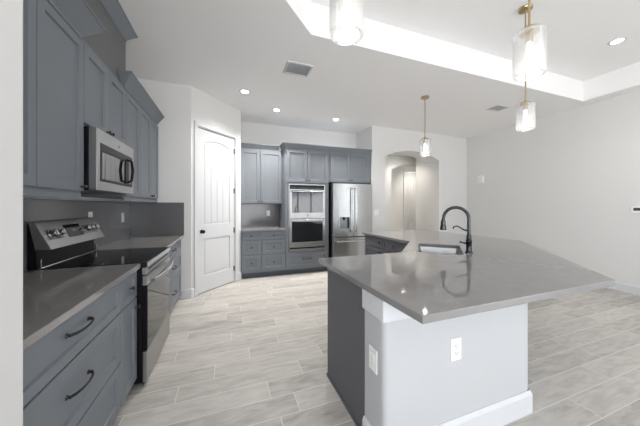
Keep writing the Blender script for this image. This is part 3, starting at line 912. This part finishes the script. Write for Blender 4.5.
# end cabinet with the charcoal end panel
a0, a1 = (0.747, 1.285), (1.50, 1.885)
ec = thing('island_cabinet', 'island end cabinet with a flat charcoal end panel', 'cabinet', (a0[0], a0[1], 0))
om2 = Matrix.Translation((-a0[0], -a0[1], 0))
obj('carcass', MB().prism([(0.768, 1.285), (1.722, 1.285), (1.988, 1.552), (1.52, 1.87), (1.48, 1.87), (0.768, 1.87)], 0.1, 0.66).xform(om2), M['cab'], ec)
obj('apron', MB().box(0.768, 1.50, 1.285, 1.87, 0.66, CTB - 0.001).xform(om2), M['cab'], ec)
obj('end_panel', MB().box(0.747, 0.767, 1.285, 1.872, 0.0, CTB - 0.001).xform(om2), M['cab_dark'], ec, bevel=0.002, label='flat charcoal end panel')
obj('base_strip', MB().box(0.739, 0.7465, 1.285, 1.872, 0.0, 0.02).xform(om2), M['cab_dark'], ec)
for x0, x1 in ((0.77, 1.13), (1.132, 1.49)):
    d = MB().shaker(-x1, -x0, 0.11, 0.87).xform(Matrix.Translation((0, 1.872, 0)) @ Matrix.Rotation(PI, 4, 'Z')).xform(om2)
    obj('door', d, M['cab'], ec)
# sink base on the diagonal
sk_c = (1.835, 2.235)
sb = thing('sink_cabinet', 'diagonal sink base cabinet inside the bend of the island', 'cabinet', (1.53, 1.93, 0), PI / 4 + PI)
dl_ = 0.80
dg = obj('carcass', MB().prism([(2.012, 1.57), (2.83, 2.40), (2.83, 2.52), (2.16, 2.57), (1.54, 1.95)], 0.1, 0.62), M['cab'], None)
dg.parent = sb; dg.matrix_parent_inverse = (Matrix.Translation((1.53, 1.93, 0)) @ Matrix.Rotation(PI / 4 + PI, 4, 'Z')).inverted()
fpn = MB().box(-0.86, -0.02, -0.03, -0.012, 0.1, CTB - 0.001)
obj('face_panel', fpn, M['cab'], sb)
obj('door', MB().shaker(-0.43, -0.03, 0.11, 0.87, y=-0.03).xform(Matrix.Identity(4)), M['cab'], sb)
obj('door', MB().shaker(-0.84, -0.434, 0.11, 0.87, y=-0.03), M['cab'], sb)

# straight leg cabinets, fronts face the left run
B1, B2 = (3.19, 3.70), (2.62, 3.186)
IXF = 2.165
RM = -PI / 2
w5 = B1[1] - B1[0]
cabinet('island_cabinet', 'island base cabinet with a drawer over a door, nearest the refrigerator', (IXF, B1[1], 0), RM, w5, 0.66, CTB - 0.001,
        [('drawer', 0.0, w5, 0.715, 0.868, ('knob', w5 - 0.05, 0.80)), ('door', 0.0, w5, 0.105, 0.709, ('knob', w5 - 0.05, 0.65))], True, material=M['cab_dark'])
w6 = B2[1] - B2[0]
cabinet('island_cabinet', 'island three-drawer cabinet next to the sink bend', (IXF, B2[1], 0), RM, w6, 0.66, CTB - 0.001,
        [('drawer', 0.0, w6, a, b, ('knob', w6 / 2, (a + b) / 2)) for a, b in zs3], True, material=M['cab_dark'])


# ------------------------------------------------------------------ sink and faucet
def sink():
    r = thing('kitchen_sink', 'undermount stainless steel sink in the island', 'sink', (SK[0], SK[1], CTB - 0.20), PI / 4)
    m = MB(); rings = []
    spec = [(SH + 0.015, SW + 0.015, 0.198, 0.03), (SH + 0.001, SW + 0.001, 0.198, 0.03), (SH - 0.004, SW - 0.004, 0.18, 0.03), (SH - 0.010, SW - 0.010, 0.02, 0.035), (SH - 0.03, SW - 0.03, 0.004, 0.03), (0.05, 0.05, 0.0, 0.049)]
    for hx, hy, z, rr in spec:
        rings.append([m.bm.verts.new((x, y, z)) for x, y in rrect(hx, hy, rr)])
    for A, B in zip(rings, rings[1:]):
        n = len(A)
        for i in range(n): m.bm.faces.new((A[i], A[(i + 1) % n], B[(i + 1) % n], B[i]))
    m.bm.faces.new(rings[-1])
    # outer skin
    for hx, hy, z, rr in ((SH + 0.015, SW + 0.015, 0.196, 0.03), (SH + 0.0, SW + 0.0, 0.18, 0.03), (SH, SW, -0.006, 0.03)):
        rings.append([m.bm.verts.new((x, y, z)) for x, y in rrect(hx, hy, rr)])
    for A, B in ((rings[0], rings[6]), (rings[6], rings[7]), (rings[7], rings[8])):
        n = len(A)
        for i in range(n): m.bm.faces.new((A[i], A[(i + 1) % n], B[(i + 1) % n], B[i]))
    m.bm.faces.new(rings[8])
    bmesh.ops.recalc_face_normals(m.bm, faces=m.bm.faces)
    m.smooth = True
    obj('basin', m, M['steel'], r)
    obj('drain', MB().lathe([(0.045, 0.001), (0.045, 0.004), (0.034, 0.003), (0.030, 0.0015)], 20), M['steel_h'], r)


sink()


def faucet():
    fx, fy = 2.115, 1.735
    r = thing('kitchen_faucet', 'dark gooseneck pull-down faucet beside the sink', 'faucet', (fx, fy, CT), 3 * PI / 4 - 0.12)   # local +x points over the sink
    obj('base', MB().lathe([(0.034, 0.0), (0.034, 0.006), (0.028, 0.012), (0.024, 0.03), (0.024, 0.10), (0.027, 0.105), (0.027, 0.115), (0.022, 0.122), (0.021, 0.155), (0.017, 0.17)], 24), M['gunmetal'], r)
    pts = [(0, 0, 0.16), (0, 0, 0.24), (0, 0, 0.315)]
    R = 0.107
    for i in range(1, 15):
        a = PI * i / 14 * 0.97
        pts.append((R - R * math.cos(a), 0, 0.315 + R * math.sin(a)))
    p = pts[-1]; pts.append((p[0] + 0.004, 0, p[2] - 0.03))
    obj('spout', MB().tube(pts, 0.0145, 14), M['gunmetal'], r)
    e_ = pts[-1]
    sh = MB(); sh.lathe([(0.014, 0.002), (0.021, -0.006), (0.023, -0.05), (0.030, -0.090), (0.028, -0.098), (0.012, -0.099)], 20, (e_[0], 0, e_[2] + 0.005))
    obj('spray_head', sh, M['gunmetal'], r)
    # S-shaped lever springing from the body
    lv = MB(); lv.tube([(0.015, 0.0, 0.205), (0.045, 0.0, 0.213), (0.075, 0.0, 0.235), (0.100, 0.0, 0.245), (0.122, 0.0, 0.238), (0.132, 0.0, 0.218)], 0.006, 10, rs=[0.008, 0.007, 0.006, 0.006, 0.006, 0.007])
    obj('lever', lv, M['gunmetal'], r)
    sp = MB(); sp.tube([(0.02, 0.0, 0.085), (0.055, 0.0, 0.090), (0.075, 0.0, 0.098)], 0.007, 10, rs=[0.010, 0.007, 0.009])
    obj('side_handle', sp, M['gunmetal'], r)


faucet()


# ------------------------------------------------------------------ pendants
def pendant(x, y, ztop, label):
    zb = 2.155; H_ = 0.265
    r = thing('pendant_light', label, 'pendant light', (x, y, zb), 0, 'glass pendants over the island')
    zt = ztop - zb
    obj('canopy', MB().lathe([(0.062, zt - 0.001), (0.064, zt - 0.012), (0.058, zt - 0.024), (0.010, zt - 0.028)], 28), M['brass'], r)
    obj('rod', MB().tube([(0, 0, H_ + 0.02), (0, 0, zt - 0.024)], 0.0065, 10), M['brass'], r)
    cap = MB().lathe([(0.012, H_ + 0.045), (0.016, H_ + 0.030), (0.052, H_ + 0.020), (0.055, H_ + 0.002), (0.050, H_ + 0.001)], 24)
    cap.lathe([(0.020, H_ + 0.001), (0.020, H_ - 0.055), (0.016, H_ - 0.06)], 16)
    obj('socket_cap', cap, M['brass'], r)
    R = 0.083
    gl = MB().lathe([(0.050, H_), (0.078, H_ - 0.001), (R, H_ - 0.006), (R, 0.02), (0.081, 0.008), (0.075, 0.001), (0.066, 0.0),
                     (0.066, 0.003), (0.074, 0.004), (0.079, 0.010), (R - 0.003, 0.02), (R - 0.003, H_ - 0.008), (0.076, H_ - 0.005), (0.050, H_ - 0.004)], 32, cap=False)
    obj('glass_shade', gl, M['shade'], r)
    obj('bulb', MB().lathe([(0.010, H_ - 0.06), (0.013, H_ - 0.07), (0.014, H_ - 0.10), (0.014, H_ - 0.17), (0.011, H_ - 0.185), (0.004, H_ - 0.19)], 16), M['bulb'], r)
    ld = bpy.data.lights.new('pendant_glow', 'POINT'); ld.energy = PENDANT_W; ld.color = (1, 0.95, 0.88); ld.shadow_soft_size = 0.03
    lo = bpy.data.objects.new('pendant_glow', ld); C.objects.link(lo); lo.parent = r; lo.location = (0, 0, 0.035)


pendant(0.53, 1.08, TRAY, 'clear glass pendant nearest the camera, cut by the picture top')
pendant(1.75, 1.02, TRAY, 'large clear glass pendant at upper right, second nearest')
pendant(2.95, 1.755, TRAY, 'clear glass pendant with its shade just below another pendant')
pendant(2.988, 3.241, CEIL, 'farthest clear glass pendant, hanging before the arch')


# ------------------------------------------------------------------ recessed lights, vents
def can(x, y, z, label, watts=CAN_W, tint=(1, 0.97, 0.93)):
    r = thing('recessed_light', label, 'ceiling light', (x, y, z), 0, 'recessed ceiling lights')
    obj('trim_ring', MB().lathe([(0.054, -0.002), (0.058, -0.008), (0.082, -0.006), (0.085, -0.0005), (0.054, -0.0005)], 28, cap=False), M['trim'], r)
    obj('lens', MB().lathe([(0.0535, -0.0008), (0.0535, -0.004)], 28), M['lamp'], r)
    ld = bpy.data.lights.new('can_glow', 'SPOT'); ld.spot_size = math.radians(128); ld.spot_blend = 1.0; ld.shadow_soft_size = 0.06; ld.energy = watts; ld.color = tint
    lo = bpy.data.objects.new('can_glow', ld); C.objects.link(lo); lo.parent = r; lo.location = (0, 0, -0.012)


can(0.245, 4.034, CEIL, 'recessed ceiling light nearest the pantry door wall', 85.0)
can(0.835, 4.613, CEIL, 'recessed ceiling light above the six-drawer cabinet area')
can(2.064, 4.705, CEIL, 'recessed ceiling light above the oven and refrigerator')
can(4.629, 1.708, TRAY, 'recessed light inside the raised tray at far right', 45.0)
can(4.45, 5.60, HALL_C, 'added unseen fill light in the hall ceiling just behind the arch', 48.0, (1, 0.93, 0.82))  # this and the next two are unseen, added to brighten the hall
can(5.75, 6.45, HALL_C, 'added unseen fill light in the far hall ceiling before the white door', 75.0, (1, 0.93, 0.82))
can(3.9, 6.5, HALL_C, 'added unseen fill light at the left end of the far hall', 48.0, (1, 0.93, 0.82))



def vent(x0, x1, y0_, y1_, z, label, n, back='ventback'):
    r = thing('ceiling_vent', label, 'vent', ((x0 + x1) / 2, (y0_ + y1_) / 2, z))
    w, d = (x1 - x0) / 2, (y1_ - y0_) / 2
    fr_ = MB().prism_holes([(-w, -d), (w, -d), (w, d), (-w, d)], [[(-w + 0.028, -d + 0.028), (w - 0.028, -d + 0.028), (w - 0.028, d - 0.028), (-w + 0.028, d - 0.028)]], -0.010, -0.0005)
    obj('frame', fr_, M['trim'], r, bevel=0.002)
    obj('backing', MB().box(-w + 0.028, w - 0.028, -d + 0.028, d - 0.028, -0.002, -0.0008), M[back], r)
    sl = MB(); k = 2 * (d - 0.028) / n
    for i in range(n):
        yc = -d + 0.028 + k * (i + 0.5)
        sl.prism([(yc - k * 0.42, -0.009), (yc - k * 0.42 + 0.003, -0.009), (yc + k * 0.42, -0.0025), (yc + k * 0.42 - 0.003, -0.0025)], -w + 0.028, w - 0.028, 'x')
    obj('louvers', sl, M['vent'], r)


vent(0.675, 1.015, 2.995, 3.285, CEIL, 'square white ceiling vent with grey louvers', 12)
vent(4.40, 4.70, 3.04, 3.27, CEIL, 'ceiling vent beside the far right pendant', 10, 'trim')


# ------------------------------------------------------------------ outlets, switches, thermostat
def plate(kind, label, cat, loc, rotz, w=0.075, h=0.118, gang=1):
    """wall plate facing local -y, centred on loc"""
    r = thing(kind, label, cat, loc, rotz)
    obj('cover_plate', MB().box(-w / 2, w / 2, -0.006, -0.0003, -h / 2, h / 2), M['plastic'], r, bevel=0.002)
    if 'outlet' in kind:
        for s in (-1, 1):
            f = obj('socket', MB().box(-0.017, 0.017, -0.008, -0.006, s * 0.021 - 0.014, s * 0.021 + 0.014), M['plastic'], r, bevel=0.002)
            sl = MB(); sl.box(-0.009, -0.006, -0.0085, -0.0079, s * 0.021 - 0.003, s * 0.021 + 0.007); sl.box(0.006, 0.009, -0.0085, -0.0079, s * 0.021 - 0.003, s * 0.021 + 0.007)
            sl.lathe([(0.003, -0.0079), (0.003, -0.0085)], 8, (0, 0, s * 0.021 - 0.008), 'y'); sl.smooth = False
            obj('slots', sl, M['slot'], f)
    else:
        for g in range(gang):
            xc = (g - (gang - 1) / 2) * 0.046
            obj('rocker', MB().prism([(-0.0062, -0.033), (-0.006, -0.033), (-0.006, 0.033), (-0.0105, 0.033)], xc - 0.0165, xc + 0.0165, 'x'), M['plastic'], r, bevel=0.001)
    return r


SPX = WL + 0.02
plate('wall_outlet', 'white outlet on the backsplash right above the range panel', 'outlet', (SPX, 3.045, 1.235), R90)
plate('wall_outlet', 'white outlet on the backsplash past the range', 'outlet', (SPX, 3.84, 1.205), R90)
plate('wall_outlet', 'white outlet on the small backsplash left of the wall ovens', 'outlet', (0.815, BACK_Y - 0.02, 1.195), 0)
plate('wall_outlet', 'white outlet on the front of the island half wall', 'outlet', (1.222, 1.088, 0.533), 0, 0.078, 0.125)
plate('light_switch', 'white rocker switch plate on the narrow end of the island half wall', 'switch', (0.745, 1.19, 0.515), -R90, 0.078, 0.125)
plate('light_switch', 'white double switch plate on the wall right of the refrigerator', 'switch', (3.075, JOG_Y, 1.205), 0, 0.118, 0.118, 2)
ch = thing('door_chime', 'small white chime box high on the right wall', 'chime', (WR, 4.47, 1.935), -R90)
obj('housing', MB().box(-0.075, 0.075, -0.045, -0.0005, -0.02, 0.155), M['plastic'], ch, bevel=0.006)
gr_ = MB()
for k in range(5): gr_.box(-0.06, 0.06, -0.0465, -0.045, 0.035 + k * 0.018, 0.041 + k * 0.018)
obj('grille', gr_, M['vent'], ch)
tm = thing('thermostat', 'white thermostat with a dark screen at the right picture edge', 'thermostat', (WR, 1.93, 1.295), -R90)
obj('housing', MB().box(-0.075, 0.075, -0.026, -0.0005, -0.05, 0.05), M['plastic'], tm, bevel=0.005)
obj('screen', MB().box(-0.05, 0.05, -0.028, -0.0255, -0.018, 0.028), M['screen'], tm)
